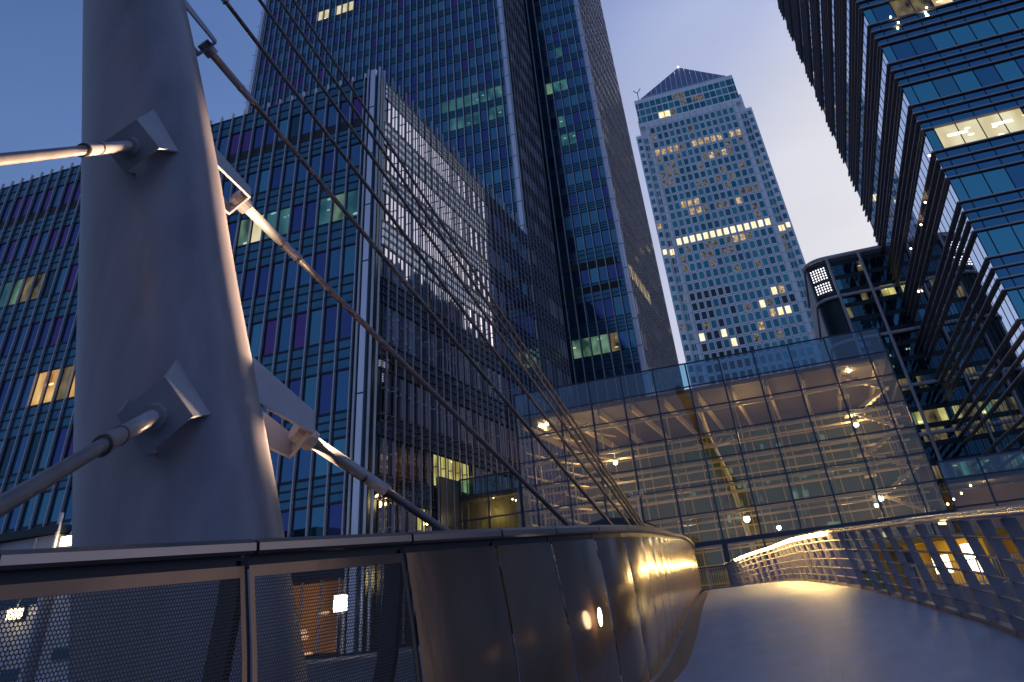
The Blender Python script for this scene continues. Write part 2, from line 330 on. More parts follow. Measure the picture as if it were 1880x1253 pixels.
for a, lo_ in ((tl, None), (wl, 1)):
    for i in range(len(a)-1):
        lo, hi = a[i][1], a[i+1][0]
        if not lo_:
            g = G(); w1.box(g, -68, lo, -24.6, hi, 0, .05); g.build('spandrel', M['sp'], tw)
            g = G()
            for j in range(4): zz = lo+(hi-lo)*j/3; w1.box(g, -68, zz-.035-(.03 if j in (0, 3) else 0), -24.6, zz+.035, .051, .09)
            g.build('transom', M['frame'], tw)
        else:
            g = G(); w2.box(g, TX1+.1, lo, -15.1, hi, 0, .05); g.build('spandrel', M['sp'], tw)
            g = G(); n = 3 if hi-lo < 1.6 else 4
            for j in range(n+1): zz = lo+(hi-lo)*j/n; w2.box(g, TX1+.1, zz-.035-(.03 if j in (0, n) else 0), -15.1, zz+.035, .051, .09)
            g.build('transom', M['frame'], tw)
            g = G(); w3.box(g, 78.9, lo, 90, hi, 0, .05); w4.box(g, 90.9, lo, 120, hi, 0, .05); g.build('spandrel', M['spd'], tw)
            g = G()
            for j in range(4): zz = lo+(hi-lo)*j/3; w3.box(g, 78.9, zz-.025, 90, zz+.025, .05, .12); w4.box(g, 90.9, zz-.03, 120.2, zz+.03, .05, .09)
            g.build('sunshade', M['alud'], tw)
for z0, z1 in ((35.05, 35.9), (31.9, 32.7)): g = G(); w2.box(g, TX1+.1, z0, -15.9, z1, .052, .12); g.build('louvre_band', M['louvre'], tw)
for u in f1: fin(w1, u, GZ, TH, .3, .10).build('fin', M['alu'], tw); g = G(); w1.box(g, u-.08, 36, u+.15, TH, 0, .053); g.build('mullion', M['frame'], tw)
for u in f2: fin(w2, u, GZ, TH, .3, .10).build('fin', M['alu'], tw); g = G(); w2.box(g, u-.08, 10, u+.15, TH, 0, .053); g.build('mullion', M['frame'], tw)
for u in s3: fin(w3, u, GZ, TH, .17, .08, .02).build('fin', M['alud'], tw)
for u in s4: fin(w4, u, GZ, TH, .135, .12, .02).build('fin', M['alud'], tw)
for x, y, sx in ((TX1, TY, 1), (TX2, WY, 1), (-68.4, TY, -1)):
    G().box(x-.55*sx if sx > 0 else x-.05, y-.28, GZ, x-.02 if sx > 0 else x+.5, y-.02, TH+.3).build('corner_post', M['silver'], tw)
    for k in range(22): G().box(x-.58, y-.3, 21.2+3.2*k, x+.02, y-.282, 21.28+3.2*k).build('joint', M['frame'], tw)
    for dx in (-.66, .08): G().tube([(x+dx*sx, y-.15, GZ), (x+dx*sx, y-.15, TH+.3)], .085, n=6).build('corner_pipe', M['alu'], tw)
# ------------------------------------------------------------------ pyramid topped skyscraper
sk = thing('skyscraper', (-6.9, 340, GZ), 'pale steel skyscraper with a pyramid roof and small square windows', 'skyscraper')
clad = mat('steel_cladding', (.92, .90, .90), .4, .12, noise=(.15, .12, (1, 1, .3)))
ow = [mat('tower_window_dark', (.04, .19, .23), .08, .85, 1.5, noise=(.08, .35, (1, 1, 1))), mat('tower_window_teal', (.07, .28, .33), .12, .85), mat('tower_window_black', (.03, .06, .07), .1, .6)]
litO = litmat('tower_window_lit', (1, .5, .12), (1, .74, .36), .75, 1.3, .22); litO2 = litmat('tower_window_dimly_lit', (.20, .17, .12), (.50, .44, .32), .30, 1.3, .3); litO3 = litmat('tower_window_bright', (1, .74, .3), (1, .95, .66), 1.3, .5, .85)
G().box(-35.0, 312, GZ, -32.0, 365, 180.4).build('wall', clad, sk); G().box(18.1, 312, GZ, 21.2, 365, 180.4).build('wall', clad, sk)
G().box(-32.6, 314, GZ, 18.6, 367, 190).build('wall', clad, sk)
G().box(-31.9, 311.6, 184.9, 17.4, 365.5, 200.4).build('wall', clad, sk)
G().box(-29.2, 309, GZ, 15.0, 314.1, 184.8).build('wall', clad, sk)
G().box(-28.5, 313.5, 200.6, 14.4, 363, 202.4).build('parapet', mat('glass_parapet', (.35, .45, .55), .2, .3), sk)
pyr = mat('pyramid_metal', (.13, .14, .22), .38, .55, noise=(.12, .15, (1, 1, .2)))
bx = [(-28.3, 314, 202.45), (14.2, 314, 202.45), (14.2, 362, 202.45), (-28.3, 362, 202.45)]; ap = (-6.9, 338, 231.)
g = G(); n = 9
for i in range(4):
    a, b = Vector(bx[i]), Vector(bx[(i+1) % 4]); g.poly([a, b, ap])
g.build('pyramid_roof', pyr, sk)
g = G()
for i in range(4):
    a, b = Vector(bx[i]), Vector(bx[(i+1) % 4])
    for k in range(1, 16): p = a.lerp(b, k/16); t_ = 1-abs(2*k/16-1); nrm_ = (b-a).cross(Vector(ap)-a).normalized()*.12; q = p.lerp(Vector(ap), .96) if k == 8 else p+(Vector(ap)-(a+b)/2)*t_*.96; g.tube([p+nrm_, q+nrm_], .14, n=4)
g.build('seam', M['silver'], sk)
G().sphere((ap[0], ap[1], ap[2]+.4), .42, n=8).build('beacon', M['lamp'], sk)
rows0 = 179.7; items = []; P0 = -26.15; PX = 2.928
lit_full = {3: {0: 1, 1: 1, 2: 1, 3: 1, 4: 0, 6: 1, 7: 1, 8: 1, 9: 1, 10: 1, 12: 1, 13: 1}, 4: {0: 0, 13: 0, 11: 0}, 5: {7: 0, 8: 1, 9: 0, 10: 1, 11: 0, 1: 0, 2: 0}, 6: {0: 0, 1: 0, 2: 0, 6: 0}, 7: {0: 0, 1: 0, 9: 0, 12: 0}, 8: {5: 0, 6: 0, 8: 0, 10: 0},
    10: {2: 1, 3: 1, 4: 1, 11: 0, 12: 0, 13: 0}, 11: {3: 1, 4: 1, 5: 0, 7: 0, 8: 0, 10: 1}, 14: {k: 2 for k in range(14)}, 15: {1: 0, 4: 0, 5: 0, 7: 0, 8: 1, 9: 1, 10: 0}, 16: {3: 0, 4: 0, 6: 0, 7: 0}, 21: {11: 2, 12: 1}, 22: {9: 2}, 23: {1: 0, 10: 1, 11: 2, 12: 2}, 24: {0: 2, 3: 2, 8: 1}, 25: {4: 2, 7: 0}}
LO = [litO2, litO, litO3]; sw = Wall('front', 309); uw = Wall('front', 311.6); hw = Wall('front', 312); rw = Wall('front', 314)
for r in range(30):
    z = rows0-4.05*r
    for c in range(14):
        x = P0+PX*c; L = lit_full.get(r, {}).get(c)
        dark = (r >= 20 and c < 6) or (r == 22 and c > 10)
        mm = LO[L] if L is not None else (random.choices([ow[2], ow[0]], [4, 1])[0] if dark else random.choices([ow[0], ow[1], litO2], [6, 3.5, .35])[0])
        items.append((sw.pane(x-.96, z-1.42, x+.96, z+1.42, .06, .02), mm))
    for x0, w_, ww in ((-33.5, hw, .82), (19.6, hw, .82), (-31.0, rw, .5), (-29.75, rw, .5), (16.2, rw, .5), (17.5, rw, .5)):
        mm = LO[2] if r == 14 else random.choices([ow[0], ow[1], litO2, litO], [6, 3, .7, .1])[0]
        items.append((w_.pane(x0-ww, z-2.0-(1.2 if ww < .6 else 1.1), x0+ww, z-2.0+(1.3 if ww < .6 else 1.1), .06, .02), mm))
for r in range(3):
    z = 196.6-4.05*r
    for c in range(16):
        x = P0+PX*(c-1); L = {2: {3: 2, 4: 2, 5: 0}, 0: {6: 0, 7: 0}, 1: {7: 0, 9: 0, 10: 0}}.get(r, {}).get(c)
        items.append((uw.pane(x-1.24, z-1.6, x+1.24, z+1.6, .06, .02), LO[L] if L is not None else random.choice([ow[0], ow[0], ow[1]])))
    for x in (-31.25, 16.85): items.append((uw.pane(x-.5, z-1.6, x+.5, z+1.6, .06), ow[0]))
many('window', items, sk)
g = G()
for r in range(31): z = rows0+2.02-4.05*r; sw.box(g, -29.2, z-.05, 15, z+.05, .001, .03); hw.box(g, -35, z-.9-.05, -32, z-.9+.05, .001, .03); hw.box(g, 18.1, z-.95, 21.2, z-.85, .001, .03)
for c in range(15): x = P0+PX*(c-.5); sw.box(g, x-.05, 0, x+.05, 184.5, .031, .05)
g.build('cladding_joint', mat('cladding_joint', (.16, .19, .28), .5), sk)
g = G(); g.tube([(-29.5, 312.5, 200.4), (-29.5, 312.5, 205), (-31.2, 312, 206.6)], .22, n=6); g.tube([(-29.5, 312.5, 205), (-27.6, 312.5, 207.4)], .2, n=6); g.build('davit', M['roof'], sk)
# ------------------------------------------------------------------ office tower with horizontal fins (right)
rb = thing('finned_office_tower', (35, 80, GZ), 'tall glass office tower on the right wrapped in bands of dark horizontal fins', 'office tower')
RX, RY = 16.32, 60.0
G().box(RX, RY, 4.5, 62, 101, 86).build('wall', M['spd'], rb); G().box(RX+1, RY+1, GZ, 60, 100, 4.498).build('wall', M['spd'], rb); G().box(RX+.5, RY+.5, 86.003, 61, 100, 86.5).build('roof', M['roof'], rb)
fr, lw_ = Wall('front', RY), Wall('west', RX)
bronze = mat('bronze_fin', (.30, .235, .24), .5, .2, noise=(1.2, .15, (1, 1, 1)))
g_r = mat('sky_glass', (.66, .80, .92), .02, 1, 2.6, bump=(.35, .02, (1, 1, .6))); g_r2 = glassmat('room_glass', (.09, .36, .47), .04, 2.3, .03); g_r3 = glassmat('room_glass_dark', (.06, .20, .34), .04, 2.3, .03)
tops = [22.01+4.42*k for k in range(-4, 15)]
litR = litlist(fr, [(1745, 262, 'litc'), (1790, 248, 'litc'), (1835, 232, 'litc'), (1868, 228, 'litc'), (1655, 30, 'litd'), (1700, 18, 'litd'), (1740, 8, 'litw'), (1790, 2, 'litw'), (1700, 25, 'litd')])
mu = [RX+.75+1.62*k for k in range(28)]; ml = [61.1+1.62*k for k in range(25)]
wins = []
for t in tops:
    zb, zt = t, t+2.02                        # window stands above the fins
    for k in range(27):
        m_ = hit(litR, mu[k], zb-.2, mu[k+1], zt+.2)
        wins.append((fr.pane(mu[k]+.04, zb+.03, mu[k+1]-.04, zt-.03, .02, .003), m_ or random.choices([g_r2, g_r3, M['gF']], [3, 2, .5])[0]))
    wins.append((fr.pane(RX+.05, zb+.03, mu[0]-.04, zt-.03, .02, .003), g_r2))
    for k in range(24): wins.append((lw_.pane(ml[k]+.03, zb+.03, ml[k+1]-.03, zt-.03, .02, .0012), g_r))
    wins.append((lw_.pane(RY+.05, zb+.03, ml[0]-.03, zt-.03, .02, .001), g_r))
many('window', wins, rb)
for t in tops:
    for j in range(3):
        zb = t-.79*(j+1)+.1
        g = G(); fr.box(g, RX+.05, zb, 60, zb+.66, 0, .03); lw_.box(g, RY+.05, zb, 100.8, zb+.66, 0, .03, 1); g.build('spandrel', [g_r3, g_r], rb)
    for j in range(4):
        z = t-.79*j; d = .27
        g = G(); g.prism([(RX-d, RY-d), (61, RY-d), (61, RY-.032), (RX-.032, RY-.032), (RX-.032, 101.3), (RX-d, 101.3)], z-.045, z+.035)
        g.box(RX-d-.01, RY-d-.012, z+.01, 61, RY-d+.03, z+.06, 1)
        g.build('fin', [bronze, M['alu']], rb)
g = G()
for u in mu: fr.box(g, u-.035, 4.6, u+.035, 86, .031, .07)
g.build('mullion', M['frame'], rb); g = G()
for u in ml: lw_.box(g, u-.02, 4.6, u+.02, 86, .031, .05)
g.build('mullion', M['frame'], rb)
for x, y in ((1758, 246), (1840, 226)):
    g = G(); u, v = wuv(fr, x, y); fr.box(g, u-.75, v-.10, u+.75, v+.10, .045, .09); g.build('ceiling_light', M['tube'], rb)
for i, (x, y) in enumerate(((1702, 30), (1701, 16), (1649, 43), (1648, 53), (1635, 33), (1699, 25))):
    u, v = wuv(fr, x, y); G().sphere(fr.P(u, v, .12), .09 if i else .14, n=6).build('lamp', M['lamp'], rb)
for x, y in ((1703, 371), (1695, 412), (1676, 456), (1690, 535), (1711, 285)):
    u, v = wuv(lw_, x, y); G().sphere(lw_.P(u, v, .2), .09, n=6).build('lamp', M['lamp'], rb)
# ------------------------------------------------------------------ block with white grid frame
wb = thing('framed_office_block', (14, 115, GZ), 'dark glass block with a white tube grid and rounded corner beside the finned tower', 'office building')
QY = 100.3
def arc(x0, x1, y, r, n=8):                   # front line from the right, rounding the left corner
    return [(x1, y), (x0+r, y)]+[(x0+r-r*math.sin(a), y+r-r*math.cos(a)) for a in [math.pi/2*i/n for i in range(1, n+1)]]
al = arc(6.60, 40, QY+.5, 2.7)
g = G(); g.prism(al[::-1][:-1] and [(40, QY+30), (6.75, QY+30)]+al[::-1], GZ, 33.0); g.build('wall', mat('black_glass', (.012, .035, .045), .4, 0, 1.4), wb)
fr2 = arc(6.55, 40, QY+.1, 2.9)
for z in (33.45, 28.5, 23.2, 17.3, 12.3, 7.0): G().tube([(x, y, z) for x, y in fr2]+[(6.55, QY+20, z)], .2, n=8).build('frame_tube', M['white'], wb)
for x in (9.45, 13.4, 17.35, 21.3): G().tube([(x, QY-.05, GZ), (x, QY-.05, 33.45)], .2, n=8).build('frame_tube', M['white'], wb)
g = G(); g.prism([(40, QY+29), (7, QY+29)]+[(x+.1, y+.1) for x, y in al[::-1]], 33.003, 33.9); g.build('parapet', M['conc'], wb)
qw = Wall('front', QY+.5); items = []
lq = litlist(qw, [(1572, 478, 'lity'), (1580, 476, 'lity'), (1632, 540, 'lity'), (1640, 538, 'lity')])
gl4 = [M['gE'], M['gD'], M['gE'], M['gE'], M['litd']]
for r in range(20):
    z0 = 31.1-1.78*r
    for c in range(20):
        u0 = 9.4+.82*c; m_ = hit(lq, u0-.2, z0-.4, u0+1, z0+1.4)
        if not m_:
            m_ = random.choices(gl4[:3]+[M['litd']], [4, .5, 2, .5])[0]
            if 10 <= r <= 15 and r not in (12,): m_ = random.choices([M['lity'], M['litg'], M['litd'], M['gE']], [1.2, 1.5, 3, 1.5])[0]
        items.append((qw.pane(u0+.03, z0+.05, u0+.79, z0+1.3, .02, .006), m_))
many('window', items, wb)
g = G(); n_ = 6
for k in range(n_): g.box(6.72, QY+3.2+.001, 10, 6.74, QY+3.3, 28)
# lit sign of small dots round the corner
for r in range(10):
    if r in (5,): continue
    for c in range(6):
        x = 7.1+.33*c; y = QY+.46+((9.35-x)**2/5.2*1.0 if x < 9.35 else 0); g.sphere((x, y-.12, 32.4-.32*r), .095, n=5)
g.build('light_panel', mat('dot_glow', (1, 1, 1), .5, emit=(1, .88, .95), es=2.2), wb)
# block hidden from here but seen mirrored in the long facade
hb = thing('office_block', (45, 130, GZ), 'dark office block standing hidden behind the finned tower', 'office building', 'blocks hidden behind the finned tower')
hb2 = thing('office_block', (60, 175, GZ), 'dark office block standing hidden behind the finned tower', 'office building', 'blocks hidden behind the finned tower')
hb3 = thing('office_block', (70, 255, GZ), 'dark office block standing hidden behind the finned tower', 'office building', 'blocks hidden behind the finned tower')
G().box(24, 115, GZ, 60, 150, 52).build('wall', M['gE'], hb); G().box(34, 152, GZ, 80, 196, 72).build('wall', M['gE'], hb2); G().box(54, 200, GZ, 95, 312, 84).build('wall', M['gE'], hb3)
g = G()
for k in range(14): g.box(23.8, 115.2, 3+3.6*k, 23.99, 149.8, 3.5+3.6*k)
g.build('ledge', M['alud'], hb)
g = G()
for k in range(18): g.box(33.8, 152.2, 3+3.8*k, 33.99, 195.8, 3.5+3.8*k)
g.build('ledge', M['alud'], hb2)
g = G()
for k in range(20): g.box(53.8, 200.2, 3+4*k, 53.99, 311.8, 3.6+4*k)
g.build('ledge', M['alud'], hb3)
# ------------------------------------------------------------------ glass hall (atrium)
AY = 54.6; AX = [-19.0, -17.94, -15.63, -13.28, -10.92, -8.58, -6.23, -3.89, -1.54, .82, 3.2, 5.55, 6.66]
AZs = [.45, 1.5, 2.71, 4.27, 5.74, 7.17, 8.62, 10.2, 11.58, 13.07]
def clearglass(name, tint, ior=1.5, rough=.0, haze=0):
    m = bpy.data.materials.new(name); m.use_nodes = True; t = m.node_tree; t.nodes.clear(); o = nd(t, 'ShaderNodeOutputMaterial')
    tr = nd(t, 'ShaderNodeBsdfTransparent'); tr.inputs[0].default_value = (*tint, 1); gl = nd(t, 'ShaderNodeBsdfGlossy'); gl.inputs['Roughness'].default_value = rough; gl.inputs[0].default_value = (.62, .8, 1, 1)
    fz = nd(t, 'ShaderNodeFresnel'); fz.inputs[0].default_value = ior; mxs = nd(t, 'ShaderNodeMixShader'); t.links.new(fz.outputs[0], mxs.inputs[0]); t.links.new(tr.outputs[0], mxs.inputs[1]); t.links.new(gl.outputs[0], mxs.inputs[2]); t.links.new(mxs.outputs[0], o.inputs[0])
    if haze:
        tl_ = nd(t, 'ShaderNodeBsdfTranslucent'); tl_.inputs[0].default_value = (.8, .62, .38, 1); df = nd(t, 'ShaderNodeMixShader'); df.inputs[0].default_value = haze; t.links.new(tr.outputs[0], df.inputs[1]); t.links.new(tl_.outputs[0], df.inputs[2]); t.links.new(df.outputs[0], mxs.inputs[1])
    tc = nd(t, 'ShaderNodeTexCoord'); nz = nd(t, 'ShaderNodeTexNoise'); nz.inputs['Scale'].default_value = .7; bp = nd(t, 'ShaderNodeBump'); bp.inputs['Strength'].default_value = .04; bp.inputs['Distance'].default_value = .05
    t.links.new(tc.outputs['Object'], nz.inputs[0]); t.links.new(nz.outputs[0], bp.inputs['Height']); t.links.new(bp.outputs[0], gl.inputs['Normal'])
    return m
cg = clearglass('clear_glass', (.70, .76, .78), 1.9, haze=.045); cgt = clearglass('parapet_glass', (.28, .55, .70), 2.1)
beige = mat('beige_steel', (.42, .36, .26), .5); navy = mat('navy_frame', (.03, .05, .10), .4, .3); ceil = mat('hall_ceiling', (.07, .06, .055), .7, noise=(.4, .25, (1, 4, 1)))
at = thing('glass_hall', (-6, 63, GZ), 'tall glass entrance hall glowing amber inside, at the far end of the bridge', 'atrium')
items = []
for i in range(len(AX)-1):
    for j in range(len(AZs)-1):
        g = G(); a, b = random.uniform(-.004, .004), random.uniform(-.004, .004)
        g.quad((AX[i]+.03, AY+a+b, AZs[j]+.03), (AX[i+1]-.03, AY-a+b, AZs[j]+.03), (AX[i+1]-.03, AY-a-b, AZs[j+1]-.03), (AX[i]+.03, AY+a-b, AZs[j+1]-.03)); items.append((g, cgt if j == len(AZs)-2 else cg))
many('glass_pane', items, at)
for x in AX: G().box(x-.05, AY-.06, GZ, x+.05, AY+.10, AZs[-1]+.02).build('mullion', navy, at)
for z in AZs: G().box(AX[0], AY-.05, z-.035, AX[-1], AY+.08, z+.035).build('transom', navy, at)
g = G(); g.box(-13, AY-.07, 2.58, 7, AY+.12, 2.82); g.build('beam', navy, at); g = G(); g.box(-13, AY-.07, 1.38, 7, AY+.12, 1.56); g.build('beam', navy, at); g = G(); g.box(-13, AY-.07, .38, 7, AY+.12, .52); g.build('beam', navy, at)
for x in (-8.6, -6.23): G().box(x-.15, AY-.1, GZ, x+.15, AY+.15, 2.57).build('column', navy, at)
G().box(-18.9, AY+.3, 11.25, 6.6, 71, 11.5).build('roof', ceil, at)
for k in range(12): x = AX[k]+.2; G().box(x, AY+.5, 10.85, x+.18, 70.8, 11.245).build('ceiling_beam', beige, at)
G().box(6.62, AY+.2, GZ, 6.7, 71, 11.2).build('side_wall', cg, at)
bk = mat('hall_back_glass', (.008, .07, .08), .5, 0, 1.4, noise=(.35, .5, (1, 1, 1)))
G().box(-18.9, 71, GZ, 6.6, 71.2, 11.5).build('back_wall', bk, at)
rj = Wall('front', 71); g1 = G(); g2 = G()
for r in range(9):
    z = .9+1.15*r; g1.box(-18.8, 70.9, z-.05, 6.5, 70.99, z+.05)
for k in range(18): x = -18.8+1.48*k; g1.box(x-.03, 70.92, .2, x+.03, 70.985, 11.2)
g1.build('back_frame', beige, at)
for k in range(46):
    x = random.uniform(-10, 6.3); z = random.choice([.9+1.15*r for r in range(8)])+random.uniform(.15, .35); g2.box(x, 70.8, z, x+random.uniform(.1, .55), 70.88, z+random.uniform(.15, .6))
g2.build('lit_window', M['litg'], at)
for z in AZs[2:-2]:
    G().box(-18.8, AY+.45, z-.20, 6.5, AY+.60, z-.06).build('wall_beam', beige, at)
    if z < 9: G().box(-18.5, AY+2.6, z-.35, 6.4, AY+2.78, z-.24).build('wall_beam', beige, at)
for x in AX[1:-1]: G().box(x+.22, AY+.62, GZ, x+.30, AY+.70, 11.2).build('wall_post', beige, at)
for z in AZs[2:-2]:                              # bracket arms at the left
    g = G()
    for x in (-18.2, -15.6): g.tube([(x-.6, AY+1.0, z+.75), (x+.9, AY+3.5, z+.3), (x+2.4, AY+6, z+.15)], .07, n=6); g.tube([(x+.2, AY+1.2, z+.1), (x+1.7, AY+1.2, z+.45)], .06, n=6)
    g.build('bracket_arm', beige, at)
for j in range(9):                               # stair flights at the right
    z = .6+1.15*j; g = G(); n = 7; fwd = j % 2
    for k in range(n):
        t0 = k/n; x = 3.6+2.3*(t0 if fwd else 1-t0); g.box(x-.02, AY+1.6, z+1.15*t0, x+2.3/n*(1 if fwd else 1), AY+2.7, z+1.15*t0+.07)
    x0, x1 = (3.6, 5.9) if fwd else (5.9, 3.6)
    g.hexa([(x0, AY+1.5, z-.12), (x1, AY+1.5, z+1.03), (x1, AY+1.56, z+1.03), (x0, AY+1.56, z-.12), (x0, AY+1.5, z+.08), (x1, AY+1.5, z+1.23), (x1, AY+1.56, z+1.23), (x0, AY+1.56, z+.08)])
    g.box(3.0, AY+1.5, z-.05, 3.7, AY+3, z+.05); g.build('stair_flight', beige, at)
g = G(); u, v = wuv(Wall('front', 61), 1313, 822)
g.tube([(u+1.2, 61, .5), (u+.5, 61, v-2), (u, 61, v-.05)], [.2, .16, .10], n=12)
for k in range(12): a = 2*math.pi*k/12; g.tube([(u, 61, v), (u+1.5*math.cos(a), 61+1.5*math.sin(a), v+.32)], .03, n=5)
g.build('tree_column', mat('tree_column', (.3, .33, .35), .4), at)
g = G(); g.tube([(u-.55, 61, v+3.0), (u-.5, 61, v+2.4), (u-.05, 61, v+.1)], [.02, .19, .05], n=10); g.tube([(u-.5, 61, v+2.4), (u-1.1, 61, v+3.6)], .03, n=5); g.tube([(u-.5, 61, v+2.4), (u+.1, 61, v+3.6)], .03, n=5)
g.build('hanging_strut', mat('lit_strut', (.7, .6, .4), .5), at)
def plight(name, loc, e, col=(1, .68, .32), r=.15, parent=None, spot=None, aim=None):
    l = bpy.data.lights.new(name, 'SPOT' if spot else 'POINT'); l.energy = e; l.color = col; l.shadow_soft_size = r
    if spot: l.spot_size = R_(spot); l.spot_blend = .6
    o = bpy.data.objects.new(name, l); COL.objects.link(o); o.location = loc
    if aim: o.rotation_euler = (Vector(aim)-Vector(loc)).to_track_quat('-Z', 'Y').to_euler()
    if parent: o.parent = parent; o.matrix_parent_inverse = parent.matrix_world.inverted()
    return o
def lampthing(x, y, Y, r, label, e=0, g_='lamps inside the glass hall', up=None, col=(1, .68, .32), mt='lamp', drop=.5):
    P = ray(x, y); P = P*(Y/P[1]); t = thing('lamp', tuple(P), label, 'lamp', g_)
    G().sphere(tuple(P), r, n=10).build('bulb', M[mt], t, smooth=True)
    G().tube([(P[0], P[1], P[2]+r*.8), (P[0], P[1], P[2]+r+drop)], .03, n=6).build('rod', beige, t)
    G().tube([(P[0], P[1]+.0, P[2]+r*.6), (P[0], P[1], P[2]+r*1.3)], [r*.8, r*.4], n=10).build('cap', navy, t)
    if e: plight('light', (P[0]+.0, P[1]-r*2.2 if up is None else P[1]+.1, P[2]-r*1.2), e, col, r, t, up and up[0], up and up[1])
    return t
lampthing(1130, 849, 57, .16, 'brightest spotlight hanging high in the left half of the glass hall', 260)
lampthing(1127, 829, 57, .07, 'small spotlight just above the brightest one in the left half of the glass hall', 0)
lampthing(1572, 780, 57, .16, 'bright spotlight in the right half of the glass hall beside the stairs', 260)
lampthing(1005, 779, 57, .08, 'spotlight near the top left corner of the glass hall, behind the cables', 160)
lampthing(1558, 682, 57, .08, 'spotlight under the roof at the top right of the glass hall', 160)
lampthing(1371, 953, 56.2, .20, 'large glowing ball added low in the middle of the glass hall for street lamp glare', 60, mt='lampw')  # this ball and the next ones are added, standing in for street lamps
lampthing(1430, 969, 56.2, .14, 'glowing ball added for street lamp glare, just right of the large middle one', 0, mt='lampw')
lampthing(1617, 915, 56.2, .17, 'upper of the two glowing balls added for street lamp glare by the hall stairs', 40, mt='lampw')
lampthing(1609, 928, 56.2, .12, 'lower of the two glowing balls added for street lamp glare by the hall stairs', 0, mt='lampw')
for i, (x, z) in enumerate(((-15, 8.5), (-9, 3.5), (-3, 9), (1.5, 3.2), (5.2, 8.6), (4.5, 3), (-14, 3.5))): plight('hall_light', (x, 60, z), 430, (1, .58, .20), .5, at)
# ------------------------------------------------------------------ low glass lobby at the left of the hall, and low wing at the right
def lowglass(t, xs, zs, Y, dep, capm):
    items = []
    for i in range(len(xs)-1):
        for j in range(len(zs)-1): items.append((G().quad((xs[i]+.03, Y, zs[j]+.03), (xs[i+1]-.03, Y, zs[j]+.03), (xs[i+1]-.03, Y, zs[j+1]-.03), (xs[i]+.03, Y, zs[j+1]-.03)), cgt if j == len(zs)-2 else cg))
    many('glass_pane', items, t)
    for x in xs: G().box(x-.05, Y-.05, GZ, x+.05, Y+.08, zs[-1]).build('mullion', navy, t)
    for z in zs: G().box(xs[0], Y-.04, z-.04, xs[-1], Y+.07, z+.04).build('transom', navy, t)
    G().box(xs[0], Y+.1, zs[-2]-.25, xs[-1], Y+dep, zs[-2]-.05).build('roof', ceil, t)
    G().box(xs[0], Y+dep, GZ, xs[-1], Y+dep+.1, zs[-2]-.3).build('back_wall', capm, t)
lb = thing('glass_lobby', (-21.5, 55.5, GZ), 'low glass lobby with a stone pier between the long office block and glass hall', 'lobby')
lowglass(lb, [-23.6, -21.45, -19.1], [GZ, 2.8, 5.72, 7.15, 8.2], AY-.1, 1.6, mat('lobby_wall', (.10, .085, .05), .6, noise=(.6, .4, (1, 1, 1))))
G().box(-23.95, 51.4, GZ, -23.62, AY, 8.15).build('pier', M['stone'], lb)
plight('light', (-21.4, AY+.8, 6.0), 45, (1, .75, .25), .1, lb)
for x, y in ((906, 914), (941, 917), (947, 919)): P = ray(x, y); P = P*((AY+.5)/P[1]); G().sphere(tuple(P), .05, n=6).build('bulb', M['lamp'], lb)
rg = thing('glass_wing', (14, 56, GZ), 'low glass wing right of the hall with a blue band and small lamps', 'building wing')
lowglass(rg, [7.05, 9.2, 11.7, 14.2, 16.7, 19.2, 21.7], [1.6, 2.85, 4.24, 5.14], AY-.3, 4.5, mat('wing_wall', (.16, .10, .04), .6, noise=(.5, .3, (1, 1, 1))))
plight('light', (9.4, AY+1.6, 3.3), 60, (1, .66, .2), .1, rg); plight('light', (14, AY+1.6, 3.3), 60, (1, .66, .2), .1, rg)
for x, y in ((1805, 883), (1782, 892), (1765, 906), (1751, 917), (1740, 926)): P = ray(x, y); P = P*((AY+1.2)/P[1]); G().sphere(tuple(P), .06, n=6).build('bulb', M['lamp'], rg)
# arcade under the wing: amber wall, lit screens
ar = thing('shop_front', (9, 53, GZ), 'amber lit shop front under the glass wing, two glaring white display panels in it', 'shop')
amb = mat('amber_wall', (.42, .25, .02), .6, noise=(.8, .3, (1, 1, 1)))
G().box(2.2, 53.2, GZ, 21, 53.4, 1.5).build('wall', amb, ar)
G().box(2.0, 51.8, 1.35, 21, 53.15, 1.6).build('soffit', amb, ar)
for x in (3.2, 4.75, 7.6, 10.4): G().box(x, 52.7, GZ, x+.28, 53.0, 1.34).build('column', M['stone'], ar)
for k in range(5): G().box(3.6+.1*k+(.9 if k > 2 else 0), 52.9, GZ, 3.9+.1*k+(.9 if k > 2 else 0)-.25, 53.18, 1.1).build('door', M['gE'], ar)
ab = lambda x, y, Y=52.4: (lambda P: P*(Y/P[1]))(ray(x, y))
for (x0, x1, y0, y1) in ((1709, 1740, 1022, 1056), (1762, 1797, 1000, 1055)):
    a, b, c = ab(x0, y0), ab(x1, y0), ab(x0, y1); G().box(a[0], 52.3, c[2], b[0], 52.45, a[2]).build('display_panel', mat('display_glow', (1, 1, 1), .5, emit=(1, .85, .45), es=4), ar)
for x in (4.2, 7, 10, 14): plight('light', (x, 52.0, 1.05), 13, (1, .70, .16), .1, ar)
